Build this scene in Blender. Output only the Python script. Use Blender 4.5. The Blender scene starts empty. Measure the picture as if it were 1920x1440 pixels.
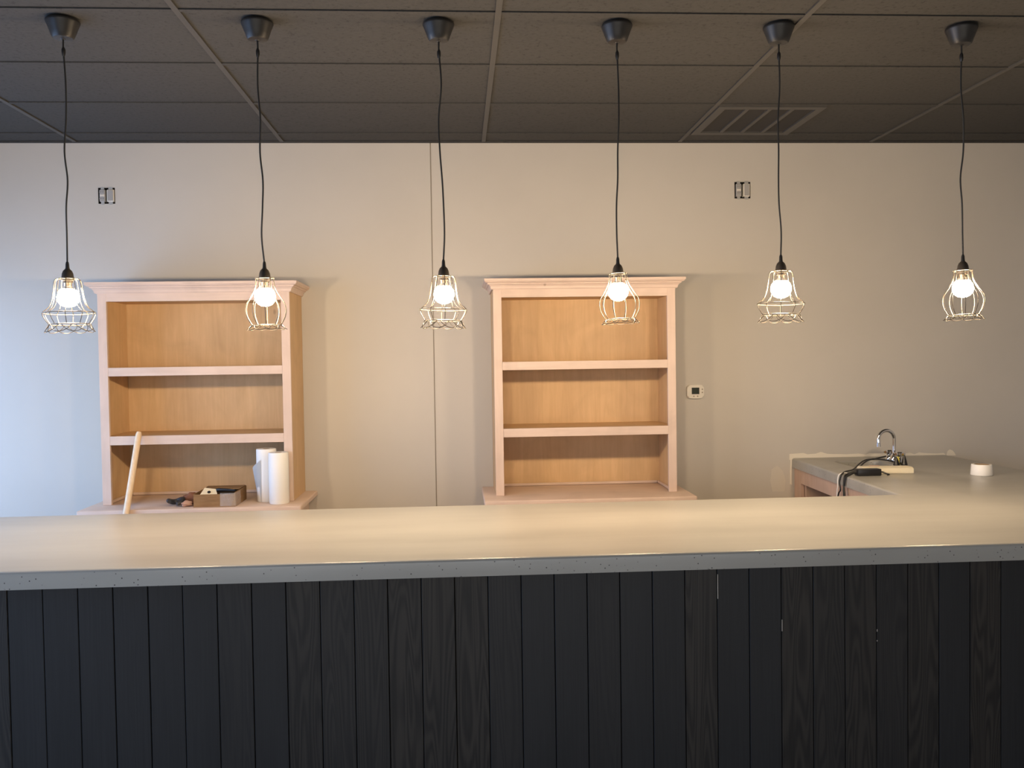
import bpy, bmesh, math, random
from mathutils import Vector, Matrix
random.seed(7)
S = bpy.context.scene
COL = S.collection

# ------------------------------------------------------------------ camera
H = 1.565                       # lens height
YAW, PITCH, ROLL, FPX = 0.0604, 0.0281, -0.0149, 1651.0
fw = Vector((math.sin(YAW)*math.cos(PITCH), math.cos(YAW)*math.cos(PITCH), -math.sin(PITCH)))
r0 = Vector((math.cos(YAW), -math.sin(YAW), 0)); u0 = r0.cross(fw)
rt = math.cos(ROLL)*r0 + math.sin(ROLL)*u0
up = -math.sin(ROLL)*r0 + math.cos(ROLL)*u0
cam = bpy.data.objects.new('camera', bpy.data.cameras.new('camera')); COL.objects.link(cam)
cam.data.sensor_width = 36; cam.data.lens = 36*FPX/1920; cam.data.clip_start = .05
cam.matrix_world = Matrix(((rt.x, up.x, -fw.x, 0), (rt.y, up.y, -fw.y, 0), (rt.z, up.z, -fw.z, H), (0, 0, 0, 1)))
S.camera = cam

# ------------------------------------------------------------------ light
S.view_settings.view_transform = 'Standard'; S.view_settings.look = 'None'
S.view_settings.gamma = 1; S.view_settings.use_curve_mapping = False
S.view_settings.exposure = 0.0
S.cycles.max_bounces = 5; S.cycles.diffuse_bounces = 3; S.cycles.glossy_bounces = 3; S.cycles.use_light_tree = False; S.cycles.use_adaptive_sampling = True; S.cycles.adaptive_threshold = .025; S.cycles.transparent_max_bounces = 6
S.cycles.caustics_reflective = False; S.cycles.caustics_refractive = False
SKY = (0.45, 0.66, 1.0); SKY_STRENGTH = 2.0
LEFT_DAY = (0.37, 0.59, 1.0); LEFT_L = 4.3            # blue open sky through the left windows
FRONT_FILL = (1.0, 0.88, 0.69); FRONT_L = 2.6          # unseen warm fill at the front openings, standing in for interior lamps
BULB = (1.0, 0.745, 0.475); BULB_STRENGTH = 525
w = bpy.data.worlds.new('sky'); S.world = w; w.use_nodes = True
w.node_tree.nodes['Background'].inputs[0].default_value = (*SKY, 1)
w.node_tree.nodes['Background'].inputs[1].default_value = SKY_STRENGTH
XL, XR, YF, YW, ZC = -3.4, 4.6, -3.2, 5.462, 2.899    # room: left, right, front, back, ceiling grid
WIN_LEFT = [(1.0, 2.6), (2.75, 5.25)]     # openings in the left wall (y0, y1)
WIN_FRONT = [(-3.2, -1.2), (-1.0, 1.0), (1.2, 3.2)]    # front wall openings (x0, x1), rightmost added to light the bar's right end
WZ0, WZ1 = 0.20, 2.20
def daylight(name, loc, rot, sx, sz, col, L):
    l = bpy.data.lights.new(name, 'AREA'); l.shape = 'RECTANGLE'; l.size = sx; l.size_y = sz
    l.color = col; l.energy = L*math.pi*sx*sz
    o = bpy.data.objects.new(name, l); COL.objects.link(o); o.location = loc; o.rotation_euler = rot
for a, b in WIN_LEFT:
    daylight('window_daylight', (XL-.10, (a+b)/2, (WZ0+WZ1)/2), (math.pi/2, 0, -math.pi/2), b-a, WZ1-WZ0, LEFT_DAY, LEFT_L)
for a, b in WIN_FRONT:
    daylight('window_daylight', ((a+b)/2, YF-.10, (WZ0+WZ1)/2), (math.pi/2, 0, 0), b-a, WZ1-WZ0, FRONT_FILL, FRONT_L)  # warm fill lights added in the front openings

# ------------------------------------------------------------------ helpers
ORG = {}
def bm_obj(name, bm, mat, parent=None, smooth=False, origin=None):
    """one mesh object from a bmesh given in world coordinates"""
    po = ORG.get(parent.name, Vector()) if parent else Vector()
    o_ = Vector(origin) if origin is not None else po
    bm.transform(Matrix.Translation(-o_))
    bmesh.ops.recalc_face_normals(bm, faces=bm.faces[:])
    me = bpy.data.meshes.new(name); bm.to_mesh(me); bm.free()
    if mat: me.materials.append(mat)
    if smooth:
        for p in me.polygons: p.use_smooth = True
        me.set_sharp_from_angle(angle=math.radians(40))
    ob = bpy.data.objects.new(name, me); COL.objects.link(ob)
    ob.location = o_ - po
    ORG[ob.name] = o_
    if parent: ob.parent = parent
    return ob
def inst(name, me, parent, loc, rz=0):
    """object from existing mesh data; loc in world"""
    ob = bpy.data.objects.new(name, me); COL.objects.link(ob)
    po = ORG.get(parent.name, Vector()) if parent else Vector()
    ob.location = Vector(loc) - po; ob.rotation_euler = (0, 0, rz); ORG[ob.name] = Vector(loc)
    if parent: ob.parent = parent
    return ob
def mesh_of(bm, name, mat, smooth=False):
    bmesh.ops.recalc_face_normals(bm, faces=bm.faces[:])
    me = bpy.data.meshes.new(name); bm.to_mesh(me); bm.free(); me.materials.append(mat)
    if smooth:
        for p in me.polygons: p.use_smooth = True
        me.set_sharp_from_angle(angle=math.radians(40))
    return me
def thing(name, label, cat, loc=(0, 0, 0), group=None):
    o = bpy.data.objects.new(name, None); COL.objects.link(o); o.location = loc
    o.empty_display_size = .05; ORG[o.name] = Vector(loc)
    return tag(o, label, cat, group)
def tag(o, label, cat, group=None):
    o['label'] = label; o['category'] = cat
    if group: o['group'] = group
    return o
def struct(o, label=None):
    o['kind'] = 'structure'
    if label: o['label'] = label
    return o
def box(bm, x0, x1, y0, y1, z0, z1, bev=0, seg=1):
    vs = [bm.verts.new(p) for p in ((x0,y0,z0),(x1,y0,z0),(x1,y1,z0),(x0,y1,z0),(x0,y0,z1),(x1,y0,z1),(x1,y1,z1),(x0,y1,z1))]
    fs = [bm.faces.new([vs[i] for i in f]) for f in ((0,3,2,1),(4,5,6,7),(0,1,5,4),(1,2,6,5),(2,3,7,6),(3,0,4,7))]
    if bev:
        es = list({e for f in fs for e in f.edges})
        bmesh.ops.bevel(bm, geom=es, offset=bev, segments=seg, affect='EDGES', profile=.5)
    return bm
def NB(): return bmesh.new()
def bxo(name, mat, parent, *a, bev=0, seg=1, smooth=False):
    return bm_obj(name, box(NB(), *a, bev=bev, seg=seg), mat, parent, smooth)
def lathe(bm, prof, c=(0, 0, 0), n=24, cap0=False, cap1=False):
    rings = []
    for r, z in prof:
        if r < 1e-6: rings.append([bm.verts.new((c[0], c[1], c[2]+z))])
        else: rings.append([bm.verts.new((c[0]+r*math.cos(2*math.pi*i/n), c[1]+r*math.sin(2*math.pi*i/n), c[2]+z)) for i in range(n)])
    for a, b in zip(rings, rings[1:]):
        for i in range(n):
            j = (i+1) % n
            if len(a) == 1 and len(b) == 1: continue
            if len(a) == 1: bm.faces.new((a[0], b[i], b[j]))
            elif len(b) == 1: bm.faces.new((a[i], a[j], b[0]))
            else: bm.faces.new((a[i], a[j], b[j], b[i]))
    if cap0 and len(rings[0]) > 1: bm.faces.new(rings[0])
    if cap1 and len(rings[-1]) > 1: bm.faces.new(rings[-1])
    return bm
def tube(bm, pts, r, n=6, closed=False, caps=True):
    pts = [Vector(p) for p in pts]; m = len(pts); rings = []
    rr = r if isinstance(r, (list, tuple)) else [r]*m
    t0 = None; nrm = None
    for i, p in enumerate(pts):
        if closed: t = (pts[(i+1) % m]-pts[i-1]).normalized()
        else: t = (pts[min(i+1, m-1)]-pts[max(i-1, 0)]).normalized()
        if nrm is None:
            a = Vector((0, 0, 1)) if abs(t.z) < .9 else Vector((1, 0, 0))
            nrm = (a - t*a.dot(t)).normalized()
        else:
            nrm = (nrm - t*nrm.dot(t)).normalized()
        b = t.cross(nrm)
        rings.append([bm.verts.new(p + rr[i]*(nrm*math.cos(2*math.pi*k/n)+b*math.sin(2*math.pi*k/n))) for k in range(n)])
    for i in range(m if closed else m-1):
        A, B = rings[i], rings[(i+1) % m]
        for k in range(n): bm.faces.new((A[k], A[(k+1) % n], B[(k+1) % n], B[k]))
    if caps and not closed: bm.faces.new(rings[0]); bm.faces.new(rings[-1])
    return bm
def smooth_path(ctrl, per=8):
    """Catmull-Rom through control points"""
    P = [Vector(c) for c in ctrl]; P = [2*P[0]-P[1]] + P + [2*P[-1]-P[-2]]; out = []
    for i in range(1, len(P)-2):
        for k in range(per):
            t = k/per
            out.append(.5*((2*P[i]) + (P[i+1]-P[i-1])*t + (2*P[i-1]-5*P[i]+4*P[i+1]-P[i+2])*t*t + (3*P[i]-P[i-1]-3*P[i+1]+P[i+2])*t**3))
    out.append(P[-2]); return out
def prism(bm, poly, axis, a, b):
    """extrude 2D poly along axis ('x','y','z') from a to b"""
    def P(u, v, t): return {'x': (t, u, v), 'y': (u, t, v), 'z': (u, v, t)}[axis]
    A = [bm.verts.new(P(u, v, a)) for u, v in poly]; B = [bm.verts.new(P(u, v, b)) for u, v in poly]
    bm.faces.new(A); bm.faces.new(B[::-1])
    for i in range(len(poly)): j = (i+1) % len(poly); bm.faces.new((A[i], A[j], B[j], B[i]))
    return bm
def rrect(x0, x1, y0, y1, r, n=5):
    pts = []
    for cx, cy, a in ((x1-r, y1-r, 0), (x0+r, y1-r, 90), (x0+r, y0+r, 180), (x1-r, y0+r, 270)):
        for k in range(n+1):
            t = math.radians(a + 90*k/n); pts.append((cx+r*math.cos(t), cy+r*math.sin(t)))
    return pts

# ------------------------------------------------------------------ materials
def mat(name, col, rough=.5, metal=0, spec=None, coat=0, coat_rough=.1, trans=0, emis=None, es=0, alpha=1):
    m = bpy.data.materials.new(name); m.use_nodes = True
    b = m.node_tree.nodes['Principled BSDF']
    b.inputs['Base Color'].default_value = (*col, 1); b.inputs['Roughness'].default_value = rough
    b.inputs['Metallic'].default_value = metal
    if spec is not None: b.inputs['Specular IOR Level'].default_value = spec
    b.inputs['Coat Weight'].default_value = coat; b.inputs['Coat Roughness'].default_value = coat_rough
    b.inputs['Transmission Weight'].default_value = trans; b.inputs['Alpha'].default_value = alpha
    if emis: b.inputs['Emission Color'].default_value = (*emis, 1); b.inputs['Emission Strength'].default_value = es
    return m
class NT:
    def __init__(s, m): s.t = m.node_tree; s.b = s.t.nodes['Principled BSDF']
    def n(s, ty, **kw):
        x = s.t.nodes.new(ty)
        for k, v in kw.items():
            if isinstance(k, str) and hasattr(x, k): setattr(x, k, v)
        return x
    def l(s, a, b): s.t.links.new(a, b)
    def coord(s, scale, rnd=False):
        tc = s.n('ShaderNodeTexCoord'); mp = s.n('ShaderNodeMapping'); mp.inputs['Scale'].default_value = scale
        s.l(tc.outputs['Object'], mp.inputs['Vector'])
        if rnd:
            oi = s.n('ShaderNodeObjectInfo'); mu = s.n('ShaderNodeMath', operation='MULTIPLY'); mu.inputs[1].default_value = 57.3
            s.l(oi.outputs['Random'], mu.inputs[0]); cx = s.n('ShaderNodeCombineXYZ')
            for i in range(3): s.l(mu.outputs[0], cx.inputs[i])
            s.l(cx.outputs[0], mp.inputs['Location'])
        return mp.outputs[0]
    def noise(s, vec, scale, detail=4, rough=.5, dist=0):
        x = s.n('ShaderNodeTexNoise'); x.inputs['Scale'].default_value = scale; x.inputs['Detail'].default_value = detail
        x.inputs['Roughness'].default_value = rough; x.inputs['Distortion'].default_value = dist
        s.l(vec, x.inputs['Vector']); return x.outputs['Fac']
    def ramp(s, fac, stops):
        x = s.n('ShaderNodeValToRGB'); e = x.color_ramp.elements
        while len(e) < len(stops): e.new(.5)
        for i, (p, c) in enumerate(stops):
            e[i].position = p; e[i].color = (*c, 1) if len(c) == 3 else c
        s.l(fac, x.inputs[0]); return x.outputs[0]
    def mix(s, fac, a, b, mode='MIX'):
        x = s.n('ShaderNodeMix', data_type='RGBA', blend_type=mode)
        for v, i in ((fac, 0), (a, 6), (b, 7)):
            if hasattr(v, 'is_linked') or hasattr(v, 'links'): s.l(v, x.inputs[i])
            else: x.inputs[i].default_value = v if i == 0 else (*v, 1)
        return x.outputs[2]
    def bump(s, h, strength=.2, dist=.002):
        x = s.n('ShaderNodeBump'); x.inputs['Strength'].default_value = strength; x.inputs['Distance'].default_value = dist
        s.l(h, x.inputs['Height']); s.l(x.outputs[0], s.b.inputs['Normal'])

def wall_paint(name, col):
    m = mat(name, col, .55, spec=.3); t = NT(m); v = t.coord((1, 1, 1))
    n = t.noise(v, 1.3, 4, .6)
    c = t.ramp(n, [(.3, tuple(k*.965 for k in col)), (.7, tuple(min(1, k*1.03) for k in col))])
    t.l(c, t.b.inputs['Base Color']); t.bump(t.noise(v, 260, 2), .12, .001); return m
M = {}
M['wall'] = wall_paint('wall_paint', (.56, .525, .475))
M['ceil'] = mat('ceiling_tile_paint', (.07, .068, .065), .85, spec=.2)
t = NT(M['ceil']); v = t.coord((1, 1, 1), True); n = t.noise(v, 55, 3, .7)
t.l(t.ramp(n, [(.30, (.034, .033, .032)), (.42, (.055, .053, .0505)), (.7, (.062, .060, .057))]), t.b.inputs['Base Color']); t.bump(n, .35, .003)
M['tee'] = mat('ceiling_grid_paint', (.064, .061, .058), .55, spec=.35)
M['dark'] = mat('dark_void', (.006, .006, .006), .9)
M['ventdark'] = mat('vent_louver_paint', (.024, .022, .0215), .7)
def concrete(name):
    m = mat(name, (.3, .29, .27), .3, spec=.5); t = NT(m); v = t.coord((1, 1, 1))
    big = t.noise(v, 1.6, 3, .5); streak = t.noise(t.coord((.5, 3.5, 3.5)), 1.8, 4, .55)
    c = t.ramp(big, [(.25, (.315, .305, .278)), (.5, (.37, .359, .327)), (.75, (.41, .398, .363))])
    c = t.mix(.45, c, t.ramp(streak, [(.3, (.29, .281, .256)), (.7, (.44, .428, .39))]))
    vo = t.n('ShaderNodeTexVoronoi'); vo.inputs['Scale'].default_value = 62; t.l(v, vo.inputs['Vector'])
    sel = t.noise(v, 9, 2); 
    pit = t.ramp(vo.outputs['Distance'], [(.0, (1, 1, 1)), (.10, (1, 1, 1)), (.16, (0, 0, 0))])
    gate = t.ramp(sel, [(.43, (0, 0, 0)), (.52, (1, 1, 1))])
    # pits show where the face was cast against the form, i.e. on the upright edges
    ge = t.n('ShaderNodeNewGeometry'); sx = t.n('ShaderNodeSeparateXYZ'); t.l(ge.outputs['True Normal'], sx.inputs[0])
    ab = t.n('ShaderNodeMath', operation='ABSOLUTE'); t.l(sx.outputs[2], ab.inputs[0])
    side = t.ramp(ab.outputs[0], [(.2, (1, 1, 1)), (.5, (0, 0, 0))])
    f = t.mix(1.0, t.mix(1.0, pit, gate, 'MULTIPLY'), side, 'MULTIPLY')
    t.l(t.mix(f, c, (.03, .03, .03)), t.b.inputs['Base Color'])
    t.bump(t.noise(v, 30, 5), .04, .002); return m
M['concrete'] = concrete('polished_concrete')
def maple(name, a, b, rough=.5, along='z', knots=True):
    m = mat(name, a, rough, spec=.35); t = NT(m)
    sc = {'z': (9, 9, .7), 'x': (.7, 9, 9)}[along]
    g = t.noise(t.coord(sc, True), 3.5, 5, .6, .8); fig = t.noise(t.coord((1.5, 1.5, 1.5), True), 2.4, 3, .5, 1.2)
    c = t.mix(t.ramp(g, [(.3, (0, 0, 0)), (.75, (1, 1, 1))]), a, b)
    c = t.mix(t.ramp(fig, [(.45, (0, 0, 0)), (.8, (.4, .4, .4))]), c, tuple(k*.72 for k in b))
    if knots:
        vo = t.n('ShaderNodeTexVoronoi'); vo.inputs['Scale'].default_value = 2.6; t.l(t.coord((1.6, 1.6, .8), True), vo.inputs['Vector'])
        c = t.mix(t.ramp(vo.outputs['Distance'], [(.0, (.6, .6, .6)), (.028, (.35, .35, .35)), (.045, (0, 0, 0))]), c, (.16, .09, .05))
    t.l(c, t.b.inputs['Base Color']); t.bump(g, .05, .001); return m
M['maple'] = maple('bare_maple', (.69, .54, .452), (.62, .475, .39))
M['maple_x'] = maple('bare_maple_rail', (.69, .54, .452), (.62, .475, .39), along='x')
M['ply'] = maple('maple_plywood', (.67, .455, .25), (.57, .375, .195))
M['cabwood'] = maple('cabinet_wood', (.62, .44, .34), (.52, .36, .27))
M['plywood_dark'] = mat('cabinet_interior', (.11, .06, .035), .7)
def plank_mat():
    m = mat('charred_stained_plank', (.02, .02, .02), .5, spec=.35); t = NT(m)
    oi = t.n('ShaderNodeObjectInfo')
    g = t.noise(t.coord((70, 70, 1.0), True), 3.0, 3, .6, .3)            # fine straight grain
    fig = t.noise(t.coord((13, 13, .9), True), 1.0, 1, .4, .4)             # its contour lines draw the cathedral figure
    mu = t.n('ShaderNodeMath', operation='MULTIPLY'); mu.inputs[1].default_value = 110; t.l(fig, mu.inputs[0])
    sn = t.n('ShaderNodeMath', operation='SINE'); t.l(mu.outputs[0], sn.inputs[0])
    mr = t.n('ShaderNodeMapRange'); mr.inputs[1].default_value = -1; t.l(sn.outputs[0], mr.inputs[0])
    gr = t.mix(.38, g, mr.outputs[0])
    plain = t.ramp(g, [(.3, (.0160, .0165, .018)), (.7, (.0225, .023, .025))])
    grain = t.ramp(gr, [(.30, (.0125, .011, .010)), (.68, (.037, .032, .027))])
    sel = t.ramp(oi.outputs['Random'], [(.30, (.05, .05, .05)), (.75, (.9, .9, .9))])
    c = t.mix(sel, plain, grain)
    big = t.noise(t.coord((4, 4, .7), True), 1.2, 1)
    c = t.mix(t.ramp(big, [(.45, (0, 0, 0)), (.8, (.45, .45, .45))]), c, (.012, .012, .013))
    t.l(c, t.b.inputs['Base Color']); t.bump(gr, .15, .001); return m
M['plank'] = plank_mat()
M['black'] = mat('black_plastic', (.012, .012, .013), .35)
M['canopy'] = mat('black_satin_canopy', (.013, .013, .014), .42, spec=.45)
M['cord'] = mat('black_cord', (.01, .01, .01), .5)
M['socket'] = mat('dark_bronze_socket', (.05, .042, .035), .35, metal=.3)
M['wire'] = mat('dark_metal_wire', (.075, .064, .05), .4, metal=.3)
M['bulb'] = mat('lit_bulb', (1, 1, 1), .3, emis=BULB, es=BULB_STRENGTH)
M['bulbbase'] = mat('bulb_screw_base', (.6, .5, .35), .35, metal=1)
M['chrome'] = mat('chrome', (.82, .82, .83), .07, metal=1)
M['steel'] = mat('stainless_steel', (.55, .54, .52), .3, metal=1)
M['paper'] = mat('white_paper_towel', (.80, .79, .77), .85, spec=.2)
t = NT(M['paper']); t.bump(t.noise(t.coord((1, 1, 1)), 160, 2), .25, .002)
M['core'] = mat('cardboard_core', (.35, .24, .14), .8)
M['card'] = mat('brown_cardboard', (.27, .155, .068), .75, spec=.2)
t = NT(M['card']); n = t.noise(t.coord((3, 3, 14)), 5, 4); t.l(t.ramp(n, [(.3, (.235, .133, .058)), (.7, (.30, .175, .08))]), t.b.inputs['Base Color'])
M['film'] = mat('clear_plastic_film', (.9, .9, .9), .12, spec=.8, alpha=.24)
t = NT(M['film']); t.bump(t.noise(t.coord((1, 1, 1)), 28, 3, .6, 1.5), .9, .01)
M['cream'] = mat('cream_plastic', (.78, .70, .52), .4)
M['white'] = mat('white_plastic', (.72, .68, .60), .4)
M['lcd'] = mat('lcd_glass', (.035, .040, .028), .15)
M['btn'] = mat('grey_button', (.32, .27, .21), .5)
M['dowel'] = mat('pale_dowel_wood', (.80, .62, .42), .45); 
t = NT(M['dowel']); t.l(t.ramp(t.noise(t.coord((30, 30, 2)), 3, 3), [(.3, (.74, .55, .36)), (.7, (.83, .66, .47))]), t.b.inputs['Base Color'])
M['tape'] = mat('white_tape', (.83, .81, .78), .45)
M['rag'] = mat('reddish_brown_leather', (.22, .09, .05), .65)
M['ragp'] = mat('pinkish_tan_leather', (.50, .30, .22), .65)
M['rubber'] = mat('dark_grey_rubber', (.035, .04, .05), .42)
M['recep'] = mat('grey_receptacle', (.36, .35, .34), .45)
M['galv'] = mat('galvanised_strap', (.66, .65, .62), .35, metal=.7)
M['drywall'] = mat('unpainted_drywall', (.80, .74, .63), .8)
M['filler'] = mat('wall_filler', (.61, .565, .495), .7)
M['joint'] = mat('joint_gap', (.36, .32, .275), .9)
M['floor'] = mat('concrete_floor', (.26, .235, .21), .45)
t = NT(M['floor']); t.l(t.ramp(t.noise(t.coord((1, 1, 1)), 1.7, 6, .6), [(.3, (.21, .19, .17)), (.7, (.30, .27, .245))]), t.b.inputs['Base Color'])
M['frame'] = mat('dark_aluminium_frame', (.05, .045, .04), .4, metal=.5)
M['glass'] = mat('window_glass', (1, 1, 1), .0, trans=1)
M['ground'] = mat('pavement', (.30, .30, .29), .9)
M['yellow'] = mat('yellow_plastic', (.75, .62, .12), .4)
M['leak_pale'] = mat('light_leak_paint', (.62, .55, .46), .7)  # pale colour standing in for light between planks

# ------------------------------------------------------------------ room shell
fl = bxo('floor', M['floor'], None, XL, XR, YF, YW, -.1, 0); struct(fl, 'concrete floor behind and in front of the bar')
# back wall: painted sheet with two open electrical boxes and one vertical sheet joint
OUT = [(-2.144, -2.045, 2.536, 2.632), (1.747, 1.849, 2.553, 2.656)]
bm = NB()
xs = sorted({XL, XR, -.1530, -.1465, *[q for o in OUT for q in o[:2]]}); zs = sorted({0, 3.05, *[q for o in OUT for q in o[2:]]})
def inhole(x, z): return any(o[0] < x < o[1] and o[2] < z < o[3] for o in OUT)
for a, b in zip(xs, xs[1:]):
    gro = -.153 < (a+b)/2 < -.146
    yy = YW+.009 if gro else YW
    if gro: bxo('sheet_joint', M['joint'], None, a+.0002, b-.0002, YW+.005, YW+.0088, 0, 3.04)['kind'] = 'structure'
    for c, d in zip(zs, zs[1:]):
        if inhole((a+b)/2, (c+d)/2): continue
        bm.faces.new([bm.verts.new(q) for q in ((a, yy, c), (b, yy, c), (b, yy, d), (a, yy, d))])
    if gro:
        for x in (a, b): bm.faces.new([bm.verts.new(q) for q in ((x, YW, 0), (x, yy, 0), (x, yy, 3.05), (x, YW, 3.05))])
for o in OUT:
    for f in (((o[0],o[2]),(o[1],o[2])), ((o[1],o[2]),(o[1],o[3])), ((o[1],o[3]),(o[0],o[3])), ((o[0],o[3]),(o[0],o[2]))):
        (a, c), (b, d) = f
        bm.faces.new([bm.verts.new(q) for q in ((a, YW, c), (b, YW, d), (b, YW+.016, d), (a, YW+.016, c))])
box(bm, XL-.1, XR+.1, YW+.08, YW+.16, -.1, 3.15)
wb = struct(bm_obj('wall_back', bm, M['wall']), 'painted warm grey back wall with a vertical sheet joint')
bpy.data.objects['sheet_joint'].parent = wb; del bpy.data.objects['sheet_joint']['kind']
# ragged unpainted strips left above and beside the side counter
def ragged(poly, m='drywall', name='bare_drywall_patch'):
    return bm_obj(name, prism(NB(), poly, 'y', YW-.0025, YW+.001), M[m], wb)
top = []; x = 2.088; rnd = random.Random(3)
while x < 3.10:
    top.append((x, .930 + rnd.uniform(-.006, .008) + (.010 if x < 2.3 else 0) - .010*(x-2.1))); x += rnd.uniform(.025, .06)
ragged([(2.088, .90), (3.11, .90), (3.11, .915)] + top[::-1])
ragged([(3.118, .905), (3.180, .905), (3.172, .922), (3.158, .938), (3.140, .944), (3.126, .934)])
ragged([(2.092, .745), (2.103, .74), (2.104, .90), (2.094, .90)])
ragged([(1.975, .70), (2.055, .70), (2.062, .77), (2.045, .83), (2.01, .865), (1.972, .84), (1.962, .77)], 'filler', 'filler_patch')
bb = bm_obj('baseboard_back', box(NB(), 1.5, 2.0, YW-.015, YW, 0, .1), M['wall']); struct(bb)

def wall_with_windows(name, axis, const, thick, span, wins):
    bm = NB()
    def q(a, b, c, d):
        if axis == 'x': box(bm, min(const, const+thick), max(const, const+thick), a, b, c, d)
        else: box(bm, a, b, min(const, const+thick), max(const, const+thick), c, d)
    q(span[0], span[1], 0, WZ0); q(span[0], span[1], WZ1, 3.15)
    ed = [span[0]] + [e for w_ in wins for e in w_] + [span[1]]
    for a, b in zip(ed[::2], ed[1::2]): q(a, b, WZ0, WZ1)
    return struct(bm_obj(name, bm, M['wall']))
struct(wall_with_windows('wall_left', 'x', XL, -.12, (YF-.12, YW+.1), WIN_LEFT), 'painted left wall with tall shop windows')
struct(wall_with_windows('wall_front', 'y', YF, -.12, (XL, XR), WIN_FRONT), 'painted front wall with shop windows')
struct(bxo('wall_right', M['wall'], None, XR, XR+.12, YF-.12, YW+.1, 0, 3.15), 'plain painted right wall')
k = 0
for axis, wins in (('x', WIN_LEFT), ('y', WIN_FRONT)):
    for a, b in wins:
        k += 1; bm = NB(); t_ = .05
        c0, c1 = (XL-.09, XL-.03) if axis == 'x' else (YF-.09, YF-.03)
        for (p, q_, r_, s_) in ((a, b, WZ0, WZ0+t_), (a, b, WZ1-t_, WZ1), (a, a+t_, WZ0+t_, WZ1-t_), (b-t_, b, WZ0+t_, WZ1-t_)):
            box(bm, *((c0, c1, p, q_) if axis == 'x' else (p, q_, c0, c1)), r_, s_)
        struct(bm_obj('window_%d' % k, bm, M['frame']), 'tall shop window frame of dark aluminium')
gr = struct(bxo('ground', M['ground'], None, -40, 40, -40, 40, -.5, -.3), 'pavement outside the shop')

# ------------------------------------------------------------------ suspended ceiling
ce = struct(bxo('ceiling', M['dark'], None, XL-.1, XR+.1, YF-.1, YW+.1, 3.05, 3.15), 'dark painted suspended ceiling of large tiles in a metal grid')
GX = [XL] + [-2.2624+1.2192*k for k in range(6)] + [XR]
GY = [YW, 5.254] + [4.6478-.6062*k for k in range(13)] + [YF]
tilecache = {}
def tile(x0, x1, y0, y1):
    dx, dy = round(x1-x0, 4), round(y1-y0, 4)
    if (dx, dy) not in tilecache:
        tilecache[(dx, dy)] = mesh_of(box(NB(), -dx/2, dx/2, -dy/2, dy/2, 0, .016), 'ceiling_tile', M['ceil'])
    inst('ceiling_tile', tilecache[(dx, dy)], ce, ((x0+x1)/2, (y0+y1)/2, ZC+.007))
VX0, VX1, VY0, VY1 = 1.412, 2.003, 4.662, 5.243
for i in range(len(GX)-1):
    for j in range(len(GY)-1):
        y1, y0 = GY[j], GY[j+1]; x0, x1 = GX[i], GX[i+1]
        if y1-y0 < .03: continue
        if abs(x0-1.395) < .01 and abs(y0-4.648) < .01: tile(2.008, x1, y0, y1)
        else: tile(x0, x1, y0, y1)
for x in GX[1:-1]:
    bm = NB(); box(bm, x-.012, x+.012, YF, YW, ZC, ZC+.006); box(bm, x-.002, x+.002, YF, YW, ZC+.006, ZC+.04)
    bm_obj('main_runner', bm, M['tee'], ce)
ct = {}
for i in range(len(GX)-1):
    x0, x1 = GX[i]+(.012 if i else 0), GX[i+1]-(.012 if i < len(GX)-2 else 0); dx = round(x1-x0, 4)
    if dx not in ct:
        bm = NB(); box(bm, -dx/2, dx/2, -.012, .012, 0, .005); box(bm, -dx/2, dx/2, -.002, .002, .005, .03)
        ct[dx] = mesh_of(bm, 'cross_tee', M['ceil'])
    for y in GY[1:-1]: inst('cross_tee', ct[dx], ce, ((x0+x1)/2, y, ZC+.001))
bxo('wall_angle', M['ceil'], ce, XL, XR, YW-.024, YW, ZC-.001, ZC+.005)
# air vent
v_ = thing('ceiling_vent', 'square grey metal air vent set in the dark ceiling, four louvred bays', 'vent', ((VX0+VX1)/2, (VY0+VY1)/2, ZC))
fr = NB(); b_ = .045
for a in ((VX0, VX1, VY0, VY0+b_), (VX0, VX1, VY1-b_, VY1), (VX0, VX0+b_, VY0+b_, VY1-b_), (VX1-b_, VX1, VY0+b_, VY1-b_)): box(fr, *a, ZC-.006, ZC+.006)
bm_obj('vent_frame', fr, M['tee'], v_)
wv = (VX1-VX0-2*b_)/4
for i in range(1, 4):
    x = VX0+b_+wv*i; bxo('divider_bar', M['tee'], v_, x-.011, x+.011, VY0+b_, VY1-b_, ZC-.004, ZC+.006)
for i in range(4):
    bm = NB(); x0 = VX0+b_+wv*i+(.011 if i else 0); x1 = VX0+b_+wv*(i+1)-(.011 if i < 3 else 0); y = VY0+b_+.01
    while y < VY1-b_-.012:
        vs = [bm.verts.new(q) for q in ((x0, y, ZC+.014), (x1, y, ZC+.014), (x1, y+.016, ZC+.002), (x0, y+.016, ZC+.002))]; bm.faces.new(vs)
        vs = [bm.verts.new(q) for q in ((x0, y, ZC+.016), (x1, y, ZC+.016), (x1, y+.016, ZC+.004), (x0, y+.016, ZC+.004))]; bm.faces.new(vs); y += .018
    bm_obj('louver_bay', bm, M['ventdark'], v_)
bxo('duct_plate', M['dark'], v_, VX0+.01, VX1-.01, VY0+.01, VY1-.01, ZC+.03, ZC+.034)

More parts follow.
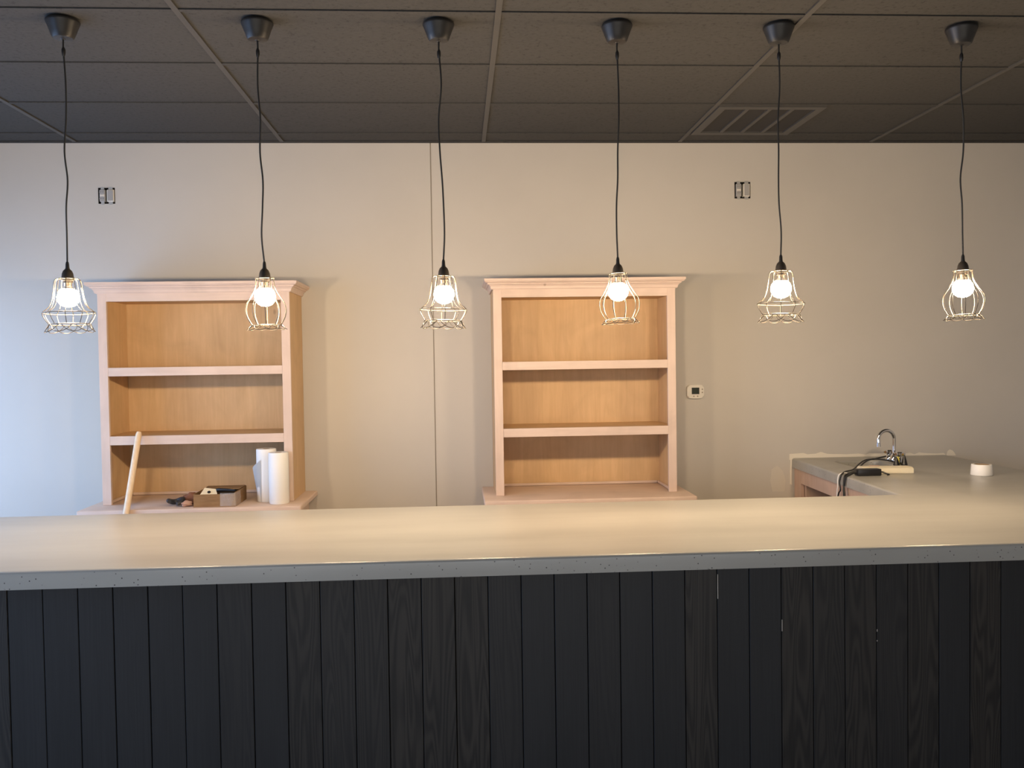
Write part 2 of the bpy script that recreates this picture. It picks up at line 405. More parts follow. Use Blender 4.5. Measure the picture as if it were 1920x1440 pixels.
# ------------------------------------------------------------------ bar: plank front, concrete top
ZT = .911; TT = .059; ZB = ZT-TT
BY0, BY1 = 2.883, 3.957
bar = thing('bar_base', 'bar base faced with dark stained upright planks under the concrete top', 'bar', (0, 3.4, 0))
PY = 2.985; PITCHX = .1135
pm = mesh_of(box(NB(), -PITCHX/2+.0011, PITCHX/2-.0011, 0, .018, 0, ZB-.001, bev=.0016), 'plank', M['plank'])
bx0 = -1.501-PITCHX*9
nplk = 0
while bx0 + PITCHX < 3.08:
    cx = bx0+PITCHX/2
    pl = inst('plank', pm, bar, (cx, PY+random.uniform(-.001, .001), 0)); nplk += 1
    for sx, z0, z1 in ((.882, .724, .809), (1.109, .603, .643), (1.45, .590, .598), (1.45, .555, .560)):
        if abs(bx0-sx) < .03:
            bxo('light_leak_sliver', M['leak_pale'], pl, bx0+.0012, bx0+.0030, PY-.0016, PY+.002, z0, z1)  # painted sliver imitating light that shows through the plank gap
    bx0 += PITCHX
bxo('backing_panel', M['dark'], bar, -2.55, 3.05, PY+.020, PY+.03, 0, ZB-.002)
bxo('carcass', M['cabwood'], bar, -2.55, 3.05, PY+.032, 3.93, 0.0, ZB-.002)

# concrete top, one continuous L with a sink cut-out
HX0, HX1, HY0, HY1 = 2.285, 2.555, 4.82, 5.262
def ltop():
    bm = NB(); hole = rrect(HX0, HX1, HY0, HY1, .05, 5); xm = (HX0+HX1)/2
    hl = [p for p in hole if p[0] < xm]; hr = [p for p in hole if p[0] > xm]
    hl.sort(key=lambda p: math.atan2(p[1]-(HY0+HY1)/2, -(p[0]-xm))); hr.sort(key=lambda p: math.atan2(p[1]-(HY0+HY1)/2, p[0]-xm))
    # hl, hr go from front to back
    fm, bmid = (xm, BY0), (xm, YW-.006)
    left = [fm, (xm, HY0)] + hl + [(xm, HY1), bmid, (2.105, YW-.006), (2.04, BY1), (-2.6, BY1), (-2.6, BY0)]
    right = [fm, (3.11, BY0), (3.11, YW-.006), bmid, (xm, HY1)] + hr[::-1] + [(xm, HY0)]
    vt = {}
    def V(p, z):
        kk = (round(p[0], 5), round(p[1], 5), z)
        if kk not in vt: vt[kk] = bm.verts.new((p[0], p[1], z))
        return vt[kk]
    for poly in (left, right):
        bm.faces.new([V(p, ZT) for p in poly]); bm.faces.new([V(p, ZB) for p in poly])
    outer = [(xm, BY0), (3.11, BY0), (3.11, YW-.006), (xm, YW-.006), (2.105, YW-.006), (2.04, BY1), (-2.6, BY1), (-2.6, BY0)]
    hloop = [(xm, HY0)] + hl + [(xm, HY1)] + hr[::-1]
    for loop in (outer, hloop):
        for i in range(len(loop)):
            a, b = loop[i], loop[(i+1) % len(loop)]
            bm.faces.new((V(a, ZB), V(b, ZB), V(b, ZT), V(a, ZT)))
    bmesh.ops.recalc_face_normals(bm, faces=bm.faces[:])
    es = []
    for e in bm.edges:
        zz = [v.co.z for v in e.verts]
        if abs(zz[0]-ZT) < 1e-6 and abs(zz[1]-ZT) < 1e-6 and any(abs(f.normal.z) < .5 for f in e.link_faces) and any(abs(f.normal.z) > .5 for f in e.link_faces):
            mid = (e.verts[0].co+e.verts[1].co)/2
            if mid.y < YW-.02: es.append(e)
    bmesh.ops.bevel(bm, geom=es, offset=.012, segments=5, affect='EDGES', profile=.5)
    return bm
wt = bm_obj('concrete_worktop', ltop(), M['concrete'], None, smooth=True)
tag(wt, 'polished grey concrete bar top turning back to the wall around a sink', 'countertop')

# cabinet under the side counter
cb = thing('sink_cabinet', 'bare wood cabinet with an open front beneath the side counter', 'cabinet', (2.6, 4.7, 0))
def skew(y, off=0): return 2.04+(y-3.957)*(2.105-2.04)/(5.456-3.957)+off
def face(name, y0, y1, z0, z1, m=M['cabwood'], o0=.012, o1=.032):
    bm = NB(); prism(bm, [(skew(y0, o0), y0), (skew(y1, o0), y1), (skew(y1, o1), y1), (skew(y0, o1), y0)], 'z', z0, z1)
    return bm_obj(name, bm, m, cb)
face('face_stile', 5.33, 5.452, 0.1, ZB-.001); face('top_rail', 4.702, 5.329, .766, ZB-.001)
face('face_stile', 4.64, 4.70, 0.1, ZB-.001); face('top_rail', 4.0, 4.638, .766, ZB-.001)
face('bottom_rail', 4.0, 5.33, .1, .16)
face('inner_divider', 5.30, 5.329, .1, .765, M['cabwood'], .034, .5)
bxo('back_panel', M['plywood_dark'], cb, 2.9, 2.92, 4.0, 5.45, .1, ZB-.002)
bxo('end_panel', M['cabwood'], cb, 2.15, 3.08, 5.436, 5.452, .1, ZB-.002)
bxo('end_panel', M['cabwood'], cb, 2.15, 3.08, 3.96, 3.98, .1, ZB-.002)
bxo('side_panel', M['cabwood'], cb, 3.07, 3.09, 3.985, 5.43, .1, ZB-.002)
bxo('cabinet_floor', M['plywood_dark'], cb, 2.16, 2.89, 3.985, 5.43, .1, .118)
bxo('toe_kick', M['cabwood'], cb, 2.2, 3.08, 3.985, 5.43, 0, .099)

# sink basin
sk = thing('sink_basin', 'stainless steel sink basin sunk into the side counter', 'sink', ((HX0+HX1)/2, (HY0+HY1)/2, ZB))
bm = NB(); n = None; rings = []
for off, z in ((.012, ZB-.001), (.012, ZB-.003), (-.002, ZB-.004), (-.012, ZB-.12), (-.035, ZB-.145), (-.10, ZB-.15)):
    rings.append([bm.verts.new((x, y, z)) for x, y in rrect(HX0-off, HX1+off, HY0-off, HY1+off, max(.02, .05+off), 5)])
for A, B in zip(rings, rings[1:]):
    for i in range(len(A)): j = (i+1) % len(A); bm.faces.new((A[i], A[j], B[j], B[i]))
bm.faces.new(rings[-1]); bm_obj('basin', bm, M['steel'], sk, smooth=True)
bm_obj('drain', lathe(NB(), [(.0, .003), (.03, .003), (.036, 0), (.036, -.002)], ((HX0+HX1)/2, (HY0+HY1)/2, ZB-.15), 20), M['chrome'], sk, smooth=True)

# faucet
FX, FY = 2.597, 5.115
fc = thing('sink_faucet', 'chrome gooseneck faucet with two handles beside the sink', 'faucet', (FX, FY, ZT))
bm = NB(); prism(bm, rrect(FX-.026, FX+.026, FY-.085, FY+.085, .025, 6), 'z', ZT, ZT+.012)
bm_obj('base_plate', bm, M['chrome'], fc, smooth=True)
bm = NB(); lathe(bm, [(.026, .012), (.024, .035), (.016, .05), (.0125, .055)], (FX, FY, ZT), 20); bm_obj('spout_collar', bm, M['chrome'], fc, smooth=True)
R_ = .053; zc = ZT+.052+.091
pts = [(FX, FY, ZT+.05), (FX, FY, ZT+.09), (FX, FY, zc)] + [(FX-R_+R_*math.cos(a), FY-.006*a, zc+R_*math.sin(a)) for a in [math.pi*k/16 for k in range(1, 17)]]
pts += [(FX-2*R_, FY-.02, zc-.012), (FX-2*R_, FY-.02, zc-.024)]
sp = bm_obj('spout', tube(NB(), pts, .0108, 14), M['chrome'], fc, smooth=True)
bm_obj('aerator', lathe(NB(), [(.0, -.0), (.0130, 0), (.0130, .02), (.0108, .022)], (FX-2*R_, FY-.02, zc-.042), 16), M['chrome'], fc, smooth=True)
for sy, lean in ((-1, -.012), (1, .010)):
    hy = FY+sy*.062
    hd = bm_obj('handle', lathe(NB(), [(.021, .012), (.02, .03), (.015, .036), (.013, .043), (.022, .05), (.023, .066), (.018, .072), (0, .073)], (FX, hy, ZT), 18), M['chrome'], fc, smooth=True)
    bm = NB()
    for a in range(4):
        an = a*math.pi/2+.5; c, s = math.cos(an), math.sin(an)
        tube(bm, [(FX+.012*c, hy+.012*s, ZT+.058), (FX+.036*c, hy+.036*s, ZT+.06)], [.0105, .0085], 8)
    bm_obj('handle_lobe', bm, M['chrome'], hd, smooth=True)

# ------------------------------------------------------------------ things on the side counter
def rot_place(o, ang, c):   # rotate a finished object about a world point
    o.matrix_basis = Matrix.Translation(Vector(c)) @ Matrix.Rotation(ang, 4, 'Z') @ Matrix.Translation(-Vector(c)) @ o.matrix_basis
cs = thing('plastic_casing', 'long cream plastic casing lying flat on the side counter by the sink', 'casing', (2.335, 4.70, ZT))
bm = NB(); prism(bm, [(-.055, 0), (.055, 0), (.055, .022), (.045, .032), (-.04, .034), (-.052, .026)], 'x', -.135, .135)
bm.transform(Matrix.Translation((2.335, 4.70, ZT+.0005))); bmesh.ops.bevel(bm, geom=bm.edges[:], offset=.003, segments=2, affect='EDGES')
bm_obj('body', bm, M['cream'], cs, smooth=True)
bm = NB(); prism(bm, rrect(-.03, .03, -.014, .014, .013, 4), 'z', .0345, .0365); bm.transform(Matrix.Translation((2.285, 4.725, ZT)))
bm_obj('dark_slot', bm, M['cabwood'], cs)
cs.rotation_euler = (0, 0, -.10)
ad = thing('power_adapter', 'black brick power adapter lying against the cream casing', 'adapter', (2.185, 4.60, ZT))
bm_obj('body', box(NB(), 2.125, 2.255, 4.575, 4.625, ZT+.0005, ZT+.037, bev=.005, seg=2), M['black'], ad, smooth=True)
bm_obj('strain_relief', tube(NB(), smooth_path([(2.256, 4.60, ZT+.018), (2.272, 4.598, ZT+.017), (2.285, 4.59, ZT+.010), (2.297, 4.58, ZT+.006), (2.285, 4.575, ZT+.005)], 5), .0042, 8), M['black'], ad, smooth=True)
for i, (x, y, h) in enumerate(((2.545, 4.985, .05), (2.592, 4.985, .062))):
    c_ = bm_obj('conical_plug', lathe(NB(), [(0, 0), (.018, 0), (.018, .006), (.012, h*.5), (.005, h*.9), (0, h)], (x, y, ZT+.0005), 10, ), M['black'], None, origin=(x, y, ZT))
    tag(c_, ['shorter black pointed plug standing behind the cream casing', 'taller black pointed plug on the right behind the cream casing'][i], 'plug', 'black plugs by the faucet')
yw = bm_obj('wire_connector', lathe(NB(), [(0, 0), (.012, 0), (.011, .03), (.007, .045), (0, .047)], (2.575, 5.03, ZT+.0005), 10), M['yellow'], None, origin=(2.575, 5.03, ZT))
tag(yw, 'small yellow connector between the two black plugs', 'connector')
def cable(name, ctrl, r, m, label, per=10):
    o = bm_obj(name, tube(NB(), smooth_path(ctrl, per), r, 8), m, None, smooth=True, origin=ctrl[0]); tag(o, label, 'cable'); return o
EX = skew(4.65)
cable('black_cable', [(2.572, 5.165, .945), (2.50, 5.155, .933), (2.43, 5.136, .928), (2.34, 5.02, .922), (2.208, 4.815, .917), (2.126, 4.735, .9165), (2.085, 4.672, .917), (EX-.006, 4.648, .908), (EX-.014, 4.652, .870), (EX-.018, 4.632, .833), (EX-.02, 4.657, .794), (EX-.03, 4.67, .65), (EX-.03, 4.66, .3)], .0042, M['cord'],
      'black cable running from behind the faucet over the counter edge, left of the pair')
cable('black_cable', [(2.575, 5.012, .918), (2.54, 5.09, .930), (2.47, 5.14, .932), (2.36, 5.015, .924), (2.235, 4.81, .917), (2.145, 4.70, .9165), (2.09, 4.628, .917), (EX-.006, 4.606, .908), (EX-.014, 4.599, .876), (EX-.016, 4.59, .839), (EX-.018, 4.578, .807), (EX-.02, 4.57, .65), (EX-.02, 4.57, .3)], .0048, M['cord'],
      'thicker black cable looped past the sink and hanging down the counter edge')
cable('black_cable', [(2.128, 4.60, ZT+.018), (2.11, 4.600, ZT+.014), (2.088, 4.590, ZT+.007), (EX-.006, 4.584, ZT-.002), (EX-.013, 4.588, .876), (EX-.015, 4.600, .839), (EX-.017, 4.592, .80), (EX-.02, 4.59, .65), (EX-.02, 4.59, .3)], .0040, M['cord'],
      'black lead from the power adapter dropping over the counter edge')
cable('white_cable', [(2.115, 4.69, ZT+.004), (2.09, 4.683, ZT+.005), (EX-.004, 4.676, ZT-.002), (EX-.012, 4.676, .885), (EX-.014, 4.672, .845), (EX-.015, 4.680, .80), (EX-.015, 4.69, .6), (EX-.015, 4.69, .3)], .0036, M['tape'],
      'thin white cable hanging over the counter edge beside black cables')
tp = thing('tape_roll', 'white roll of tape standing on the concrete counter at far right', 'tape', (2.775, 4.52, ZT))
bm_obj('tape', lathe(NB(), [(.041, .003), (.0535, .001), (.0545, .004), (.0505, .055), (.0485, .058), (.038, .058)], (2.775, 4.52, ZT), 40), M['tape'], tp, smooth=True)
bm_obj('core', lathe(NB(), [(.038, .057), (.036, .057), (.036, .003), (.041, .003)], (2.775, 4.52, ZT), 32), M['core'], tp, smooth=True)

# ------------------------------------------------------------------ hutches
def hutch(x0, label):
    """bare maple bookcase on its base cabinet; x0 = left outer face"""
    W_, F, Bk = 1.061, 5.07, YW-.003; x1 = x0+W_; zd = .775; zt = 2.018
    h = thing('maple_hutch', label, 'bookcase', ((x0+x1)/2, (F+Bk)/2, 0), 'maple hutches against the back wall')
    sw = .048
    for a, b in ((x0, x0+sw), (x1-sw, x1)): bxo('stile', M['maple'], h, a, b, F, F+.02, zd+.001, zt, bev=.001)
    bxo('top_rail', M['maple_x'], h, x0+sw, x1-sw, F, F+.02, 1.921, zt, bev=.001)
    for i, (za, zb) in enumerate(((1.502, 1.550), (1.114, 1.164))):
        s = bxo('shelf', M['ply'], h, x0+.0185, x1-.0185, F+.0205, Bk-.0085, zb-.02, zb-.0008)
        bxo('shelf_edge', M['maple_x'], s, x0+sw+.0005, x1-sw-.0005, F, F+.02, za, zb, bev=.001)
    for a, b in ((x0, x0+.018), (x1-.018, x1)): bxo('side_panel', M['ply'], h, a, b, F+.0205, Bk, zd+.001, zt)
    bxo('back_panel', M['ply'], h, x0+.0185, x1-.0185, Bk-.008, Bk, zd+.001, zt)
    bxo('top_panel', M['ply'], h, x0+.0185, x1-.0185, F+.0205, Bk-.0085, 1.93, 1.948)
    # small trim round the foot of the compartment
    bxo('trim_strip', M['maple_x'], h, x0+.032, x1-.032, Bk-.022, Bk-.009, zd+.001, zd+.018, bev=.004)
    for a in (x0+.0185, x1-.0315): bxo('trim_strip', M['maple'], h, a, a+.013, F+.021, Bk-.009, zd+.001, zd+.018, bev=.004)
    # crown: mitred sweep round front and sides
    prof = [(0, 1.966), (.008, 1.966), (.012, 1.972), (.014, 1.982), (.022, 1.992), (.030, 1.996), (.031, 2.001), (.042, 2.005), (.047, 2.011), (.050, 2.012), (.050, 2.026), (0, 2.026)]
    bm = NB(); secs = []
    for cx, cy, dx, dy in ((x0, Bk, -1, 0), (x0, F, -1, -1), (x1, F, 1, -1), (x1, Bk, 1, 0)):
        secs.append([bm.verts.new((cx+dx*(o+.0003), cy+dy*(o+.0003), zz)) for o, zz in prof])
    n_ = len(prof)
    for A, B in zip(secs, secs[1:]):
        for i in range(n_): bm.faces.new((A[i], A[(i+1) % n_], B[(i+1) % n_], B[i]))
    bm.faces.new(secs[0]); bm.faces.new(secs[-1])
    bm_obj('crown_molding', bm, M['maple_x'], h)
    bxo('dust_top', M['ply'], h, x0, x1, F, Bk, zt+.001, zt+.0075)
    # deck and base cabinet
    pr_ = [(4.905, zd-.022), (4.895, zd-.018), (4.893, zd-.008), (4.902, zd), (Bk, zd), (Bk, zd-.022)]
    o_ = .073
    bm = NB(); box(bm, x0-o_, x1+o_, 4.893, Bk, zd-.026, zd)
    es = [e for e in bm.edges if all(v.co.z > zd-.001 for v in e.verts) and not all(v.co.y > Bk-.001 for v in e.verts)]
    es += [e for e in bm.edges if abs(e.verts[0].co.z-e.verts[1].co.z) > .01 and e.verts[0].co.y < 5]
    bmesh.ops.bevel(bm, geom=es, offset=.008, segments=3, affect='EDGES', profile=.5)
    bm_obj('deck', bm, M['maple_x'], h, smooth=True)
    cbm = NB(); box(cbm, x0-.02, x1+.02, 4.96, Bk, .1, zd-.027); box(cbm, x0, x1, 5.02, Bk, 0, .099)
    bs = bm_obj('base_cabinet', cbm, M['maple'], h)
    mid = (x0+x1)/2
    for a, b, kx in ((x0, mid-.002, mid-.04), (mid+.002, x1, mid+.04)):
        bm = NB(); box(bm, a, b, 4.94, 4.959, .13, zd-.04, bev=.002)
        d = bm_obj('cabinet_door', bm, M['maple'], bs)
    return h
hutch(-2.012, 'bare maple hutch holding paper towels, a stick and a box')
hutch(.205, 'empty bare maple hutch beside the wall thermostat')
ZD = .7755

# ------------------------------------------------------------------ things on the left hutch
def pt(p, dz=0): return (p[0], p[1], ZD+dz)
a = Vector((-1.795, 5.050, 1.187)); d = Vector((-1.812, 4.873, .762)); b = a+(d-a)*((a.z-.004)/(a.z-d.z))
dw = bm_obj('wooden_dowel', tube(NB(), [b, b+(a-b)*.01, b+(a-b)*.985, a], [.0145, .0165, .0165, .013], 16), M['dowel'], None, smooth=True, origin=b)
tag(dw, 'pale wooden dowel leaning against the front of the left hutch', 'stick')
def towel(x, y, r, hgt, label, sheet=False):
    tw = thing('paper_towel_roll', label, 'paper towels', pt((x, y)), 'paper towel rolls')
    bm_obj('roll', lathe(NB(), [(.02, 0), (r-.002, 0), (r, .004), (r+.0006, hgt*.5), (r, hgt-.004), (r-.003, hgt), (.02, hgt)], pt((x, y)), 40), M['paper'], tw, smooth=True)
    bm_obj('core', lathe(NB(), [(.02, hgt-.0005), (.018, hgt-.0005), (.018, .001), (.02, .001)], pt((x, y)), 24), M['core'], tw, smooth=True)
    if sheet:   # loose end of the sheet hanging off the left, cut at a slant
        bm = NB(); N = 12; rows = []
        for i in range(N+1):
            f = i/N; an = math.radians(250-65*f)
            rr = r+.002+.020*f**2
            px, py = x+rr*math.cos(an), y+rr*math.sin(an)
            ztop = hgt*(.80-.16*f) if f < .95 else hgt*.62
            col = []
            for k in range(7):
                g = k/6
                px2 = px + f*.024*(-(1-g)*0 + g*1.2)   # lower hem tucks in under the roll
                col.append(bm.verts.new((px2, py, ZD+.003+(ztop)*(1-g))))
            rows.append(col)
        for A, B in zip(rows, rows[1:]):
            for k in range(6): bm.faces.new((A[k], A[k+1], B[k+1], B[k]))
        bmesh.ops.solidify(bm, geom=bm.faces[:], thickness=.0012)
        bm_obj('loose_sheet', bm, M['paper'], tw, smooth=True)
towel(-1.018, 5.008, .055, .287, 'white paper towel roll standing nearest the front edge of the hutch')
towel(-1.105, 5.10, .056, .300, 'white paper towel roll with a loose sheet, behind the other roll', True)
# cardboard box
BX0, BX1, BY0_, BY1_, BH = -1.468, -1.242, 4.925, 5.185, .080
cbx = thing('cardboard_box', 'open brown cardboard box with plastic film on the left hutch', 'box', pt(((BX0+BX1)/2, (BY0_+BY1_)/2)))
tk = .004
bxo('bottom', M['card'], cbx, BX0, BX1, BY0_, BY1_, ZD, ZD+tk)
bxo('front_wall', M['card'], cbx, BX0, BX1, BY0_, BY0_+tk, ZD+tk, ZD+.070)
bxo('side_wall', M['card'], cbx, BX0, BX0+tk, BY0_+tk, BY1_-tk, ZD+tk, ZD+.074)
bxo('side_wall', M['card'], cbx, BX1-tk, BX1, BY0_+tk, BY1_-tk, ZD+tk, ZD+.078)
bxo('back_wall', M['card'], cbx, BX0, BX1, BY1_-tk, BY1_, ZD+tk, ZD+BH)
# part-closed flap over the back of the box
bm = NB(); prism(bm, [(BX0+.055, 5.055), (BX1-.004, 5.035), (BX1-.004, 5.18), (BX0+.008, 5.18)], 'z', ZD+.0805, ZD+.083); bm_obj('flap', bm, M['card'], cbx)
# film over the front right corner
bm = NB(); N = 14; rows = []; rnd = random.Random(5)
for i in range(N+1):
    f = i/N
    if f < .55: px, py = BX0+.145+(BX1-BX0-.145)*(f/.55), BY0_-.003
    else: px, py = BX1+.003, BY0_-.003+(f-.55)/.45*.11
    rows.append([bm.verts.new((px+rnd.uniform(0, .003)*(1 if f > .55 else 0), py-rnd.uniform(0, .004)*(1 if f <= .55 else 0), ZD+.004+.072*k/6)) for k in range(7)])
for A, B in zip(rows, rows[1:]):
    for k in range(6): bm.faces.new((A[k], A[k+1], B[k+1], B[k]))
bm_obj('plastic_film', bm, M['film'], cbx, smooth=True)
lab = thing('paper_card', 'cream paper card with a black dot sticking out of the cardboard box', 'card', pt((-1.40, 4.96), .02))
bm = NB(); vs = [(-1.440, 4.936, .060), (-1.338, 4.940, .052), (-1.365, 4.995, .088), (-1.425, 4.992, .097)]
for dz in (0, .0012): bm.faces.new([bm.verts.new((x, y, ZD+z_+dz)) for x, y, z_ in vs])
bmesh.ops.bridge_loops(bm, edges=bm.edges[:]); bm_obj('sheet', bm, M['cream'], lab)
nrm_ = (Vector(vs[1])-Vector(vs[0])).cross(Vector(vs[3])-Vector(vs[0])).normalized()
cdot = Vector((-1.394, 4.966, ZD+.0762)); q_ = nrm_.to_track_quat('Z', 'Y').to_matrix().to_4x4()
bm = NB(); lathe(bm, [(0, .003), (.009, .003), (.009, -.001)], (0, 0, 0), 14); bm.transform(Matrix.Translation(cdot) @ q_); bm_obj('dot', bm, M['black'], lab)
tl = bm_obj('black_tool', tube(NB(), [(-1.385, 5.035, ZD+.076), (-1.36, 5.03, ZD+.078), (-1.32, 5.02, ZD+.079), (-1.26, 5.0, ZD+.079)], [.006, .012, .009, .006], 8), M['black'], None, smooth=True, origin=(-1.33, 5.02, ZD))
tag(tl, 'black handled tool lying across the open cardboard box', 'tool')
# rubber band like ring and crumpled leather beside the box
bm = NB(); pts = []; rad = []
for i in range(22):
    an = math.radians(-60+290*i/21); pts.append((-1.583+.036*math.cos(an), 4.985+.045*math.sin(an), ZD+.0265+.008*math.sin(an*2+.6))); rad.append(.011+.005*math.sin(math.pi*i/21))
rg = bm_obj('rubber_strap', tube(bm, pts, rad, 10), M['rubber'], None, smooth=True, origin=(-1.583, 4.985, ZD)); tag(rg, 'dark grey curled rubber strap lying left of the cardboard box', 'strap')
def lump(name, c, rx, ry, rz, m, label, seed, rot=0):
    bm = NB(); bmesh.ops.create_icosphere(bm, subdivisions=3, radius=1); rn = random.Random(seed)
    ph = [rn.uniform(0, 6) for _ in range(6)]
    for v in bm.verts:
        q = v.co.copy(); f = 1+.16*math.sin(5*q.x+ph[0])*math.sin(4*q.y+ph[1])+.12*math.sin(7*q.z+ph[2]+3*q.x)
        v.co = Vector((q.x*rx*f, q.y*ry*f, max(q.z, -.75)*rz*f))
    bm.transform(Matrix.Rotation(rot, 4, 'Z')); mn = min(v.co.z for v in bm.verts)
    bm.transform(Matrix.Translation((c[0], c[1], ZD-mn+.0003)))
    o = bm_obj(name, bm, m, None, smooth=True, origin=(c[0], c[1], ZD)); tag(o, label, 'leather scrap'); return o
lump('leather_scrap', (-1.512, 5.035, 0), .045, .032, .034, M['rag'], 'crumpled reddish brown leather scrap behind the pink piece by the box', 2, .3)
lump('leather_scrap', (-1.515, 4.962, 0), .030, .018, .017, M['ragp'], 'small pinkish tan leather scrap nearest the deck edge by the box', 4, .4)

# ------------------------------------------------------------------ wall fittings
def outlet(o, label):
    x0, x1, z0, z1 = o; xm = (x0+x1)/2; zm = (z0+z1)/2
    e = thing('outlet_box', label, 'outlet', (xm, YW, zm), 'open outlet boxes high on the wall')
    bm = NB(); t_ = .0015
    a0, a1, c0, c1 = x0+.0006, x1-.0006, z0+.0006, z1-.0006
    box(bm, a0, a1, YW+.055, YW+.057, c0, c1); box(bm, a0, a0+t_, YW+.001, YW+.055, c0, c1); box(bm, a1-t_, a1, YW+.001, YW+.055, c0, c1)
    box(bm, a0+t_, a1-t_, YW+.001, YW+.055, c0, c0+t_); box(bm, a0+t_, a1-t_, YW+.001, YW+.055, c1-t_, c1)
    bm_obj('back_box', bm, M['dark'], e)
    xa = x0+.026; xb = x1-.026
    # duplex receptacle with strap
    bxo('strap', M['galv'], e, xa-.010, xa+.010, YW-.001, YW+.002, z0-.006, z1+.006)
    rc = bxo('receptacle', M['recep'], e, xa-.0165, xa+.0165, YW-.006, YW+.03, z0+.012, z1-.012, bev=.002)
    for sz in (-1, 1):
        zc_ = zm+sz*.0195; bm = NB(); prism(bm, [(xa+.0155*math.cos(t), zc_+.0165*max(-.85, min(.85, math.sin(t)))) for t in [2*math.pi*k/20 for k in range(20)]], 'y', YW-.010, YW-.006)
        f = bm_obj('socket_face', bm, M['recep'], rc)
        for sx in (-.006, .006): bxo('slot', M['dark'], rc, xa+sx-.001, xa+sx+.001, YW-.0103, YW-.0098, zc_-.002, zc_+.007)
    bxo('plate_bridge', M['white'], rc, xa-.013, xa+.013, YW-.0085, YW-.006, zm-.007, zm+.007)
    # wide rectangular device with metal strap
    bxo('strap', M['galv'], e, xb-.012, xb+.012, YW-.001, YW+.002, z0-.006, z1+.006)
    dv = bxo('device_body', M['white'], e, xb-.021, xb+.021, YW-.005, YW+.03, z0+.012, z1-.012, bev=.002)
    bxo('device_face', M['recep'], dv, xb-.015, xb+.016, YW-.0075, YW-.005, z0+.017, z1-.016, bev=.001)
outlet(OUT[0], 'open two gang outlet box high above the left maple hutch')
outlet(OUT[1], 'open two gang outlet box high above the thermostat')
th = thing('wall_thermostat', 'small cream wall thermostat with a dark display beside the hutch', 'thermostat', (1.482, YW, 1.345))
poly = []
for k in range(48):
    t_ = 2*math.pi*k/48; c, s = math.cos(t_), math.sin(t_); e_ = 2/4.2
    poly.append((1.482+.054*math.copysign(abs(c)**e_, c), 1.345+.043*math.copysign(abs(s)**e_, s)))
bm = NB(); prism(bm, poly, 'y', YW-.024, YW-.0005)
es = [e for e in bm.edges if all(v.co.y < YW-.02 for v in e.verts)]; bmesh.ops.bevel(bm, geom=es, offset=.005, segments=3, affect='EDGES')
bm_obj('body', bm, M['white'], th, smooth=True)
bxo('display', M['lcd'], th, 1.457, 1.505, YW-.0248, YW-.0235, 1.329, 1.370)
for x, z_ in ((1.524, 1.359), (1.524, 1.339), (1.470, 1.316), (1.494, 1.316)):
    bm_obj('button', prism(NB(), [(x+.0045*math.cos(2*math.pi*k/12), z_+.0045*math.sin(2*math.pi*k/12)) for k in range(12)], 'y', YW-.0262, YW-.0235), M['btn'], th)

# ------------------------------------------------------------------ pendant lamps
LY = 3.54
def prof_pts(ctrl): return smooth_path([(r, 0, z_) for r, z_ in ctrl], 6)
BELL = prof_pts([(.030, 0), (.042, -.002), (.0485, -.014), (.052, -.040), (.058, -.078), (.070, -.110), (.094, -.133), (.090, -.152), (.074, -.178)])
TULIP = prof_pts([(.036, 0), (.036, -.012), (.041, -.040), (.058, -.072), (.076, -.100), (.0805, -.128), (.074, -.156), (.058, -.184)])
NW = 10
def loops_mesh(r0_, r1_, drop, z0_, ang):
    pts = []
    for k in range(15):
        t_ = k/14; an = ang*(t_-.5); s = math.sin(math.pi*t_)**.75
        pts.append(((r0_+(r1_-r0_)*s)*math.cos(an), (r0_+(r1_-r0_)*s)*math.sin(an), z0_-drop*s))
    return mesh_of(tube(NB(), pts, .0014, 5), 'petal_loop', M['wire'], True)
def ring(bm, r, z_, w_=.0016): tube(bm, [(r*math.cos(2*math.pi*k/40), r*math.sin(2*math.pi*k/40), z_) for k in range(40)], w_, 6, closed=True); return bm
CG = {}
for nm, pr_, rings, lp in (('bell', BELL, [(.030, 0), (.094, -.133), (.074, -.178)], (.074, .090, .030, -.178, 2*math.pi/NW*1.75)),
                           ('tulip', TULIP, [(.036, 0), (.058, -.184)], (.058, .077, .019, -.184, 2*math.pi/NW*1.75))):
    bm = NB()
    for r, z_ in rings: ring(bm, r, z_)
    if nm == 'tulip': ring(bm, .030, .001); 
    CG[nm] = (mesh_of(bm, 'cage_rings', M['wire'], True), mesh_of(tube(NB(), pr_, .0015, 6), 'cage_wire', M['wire'], True), loops_mesh(*lp))
canopy_me = mesh_of(lathe(NB(), [(0, 0), (.061, 0), (.0625, -.004), (.061, -.010), (.056, -.022), (.047, -.046), (.041, -.062), (.036, -.068), (.010, -.070), (.008, -.072), (0, -.072)], n=36), 'canopy', M['canopy'], True)
relief_me = mesh_of(lathe(NB(), [(0, 0), (.0045, 0), (.0075, -.008), (.0075, -.022), (.0045, -.034), (0, -.034)], n=14), 'cord_clamp', M['black'], True)
grip_me = mesh_of(lathe(NB(), [(0, .066), (.0045, .066), (.0065, .058), (.0072, .044), (.0085, .038), (.0085, .0345), (0, .0345)], n=16), 'cord_grip', M['black'], True)
sock_me = mesh_of(lathe(NB(), [(0, .038), (.009, .038), (.016, .031), (.0205, .020), (.0225, .006), (.0235, .0), (.0235, -.006), (.019, -.007), (.019, -.016), (0, -.016)], n=24), 'socket', M['socket'], True)
base_me = mesh_of(lathe(NB(), [(0, -.0165), (.0135, -.0165), (.0135, -.028), (.0, -.028)], n=16), 'bulb_base', M['bulbbase'], True)
collar_me = mesh_of(lathe(NB(), [(0, -.0285), (.014, -.0285), (.018, -.0345), (.0245, -.0402), (0, -.0402)], n=28), 'bulb_collar', M['tape'], True)
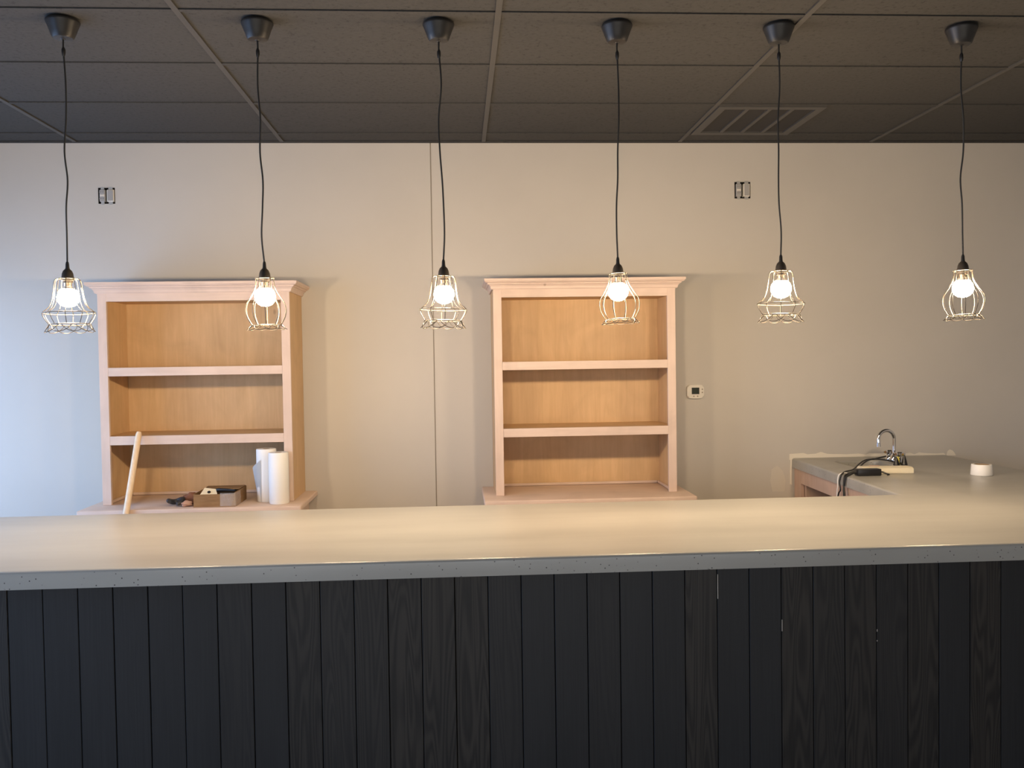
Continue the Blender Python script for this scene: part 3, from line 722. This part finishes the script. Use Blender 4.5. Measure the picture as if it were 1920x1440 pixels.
bulb_me = mesh_of(lathe(NB(), [(0, -.0405), (.025, -.0405), (.033, -.0475), (.039, -.059), (.0415, -.073), (.038, -.089), (.028, -.102), (.014, -.109), (0, -.111)], n=18), 'bulb', M['bulb'], True)
LAMPS = [(-1.505, -1.514, 1.904, 'bell', 'bell shaped wire cage pendant lamp, leftmost, lit beside the left hutch'),
         (-.765, -.758, 1.899, 'tulip', 'rounded wire cage pendant lamp lit in front of the left hutch'),
         (-.057, -.053, 1.901, 'bell', 'bell shaped wire cage pendant lamp lit between the two hutches'),
         (.657, .650, 1.905, 'tulip', 'rounded wire cage pendant lamp lit in front of the empty hutch'),
         (1.320, 1.323, 1.909, 'bell', 'bell shaped wire cage pendant lamp lit right of the empty hutch'),
         (2.087, 2.093, 1.904, 'tulip', 'rounded wire cage pendant lamp, rightmost, lit above the side counter')]
for i, (cx, lx, zt_, kind, label) in enumerate(LAMPS):
    rn = random.Random(20+i)
    L = thing('pendant_lamp', label, 'pendant lamp', (cx, LY, ZC), 'pendant lamps above the bar')
    inst('canopy', canopy_me, L, (cx, LY, ZC-.0005))
    inst('cord_clamp', relief_me, L, (cx, LY, ZC-.103))
    A = Vector((cx, LY, ZC-.07)); B = Vector((lx, LY, zt_+.060)); ctrl = [A, A+(B-A)*.05]
    for f in (.2, .35, .5, .63, .75, .88): ctrl.append(A+(B-A)*f+Vector((rn.uniform(-.007, .007), rn.uniform(-.004, .004), 0)))
    ctrl.append(B)
    bm_obj('cord', tube(NB(), smooth_path(ctrl, 7), .0034, 8), M['cord'], L, smooth=True)
    for nm, me in (('cord_grip', grip_me), ('lamp_socket', sock_me)): inst(nm, me, L, (lx, LY, zt_))
    bl = inst('bulb', bulb_me, L, (lx, LY, zt_)); inst('bulb_base', base_me, bl, (lx, LY, zt_)); inst('bulb_collar', collar_me, bl, (lx, LY, zt_))
    rings, wire, loop = CG[kind]
    cg = inst('wire_cage', rings, L, (lx, LY, zt_)); cg.rotation_euler = (rn.uniform(-.035, .035), rn.uniform(-.03, .03), rn.uniform(0, .6))
    for k in range(NW):
        for nm, me in (('cage_wire', wire), ('petal_loop', loop)):
            o = bpy.data.objects.new(nm, me); COL.objects.link(o); o.parent = cg
            o.rotation_euler = (0, 0, 2*math.pi*(k+(.5 if me is loop else 0))/NW)
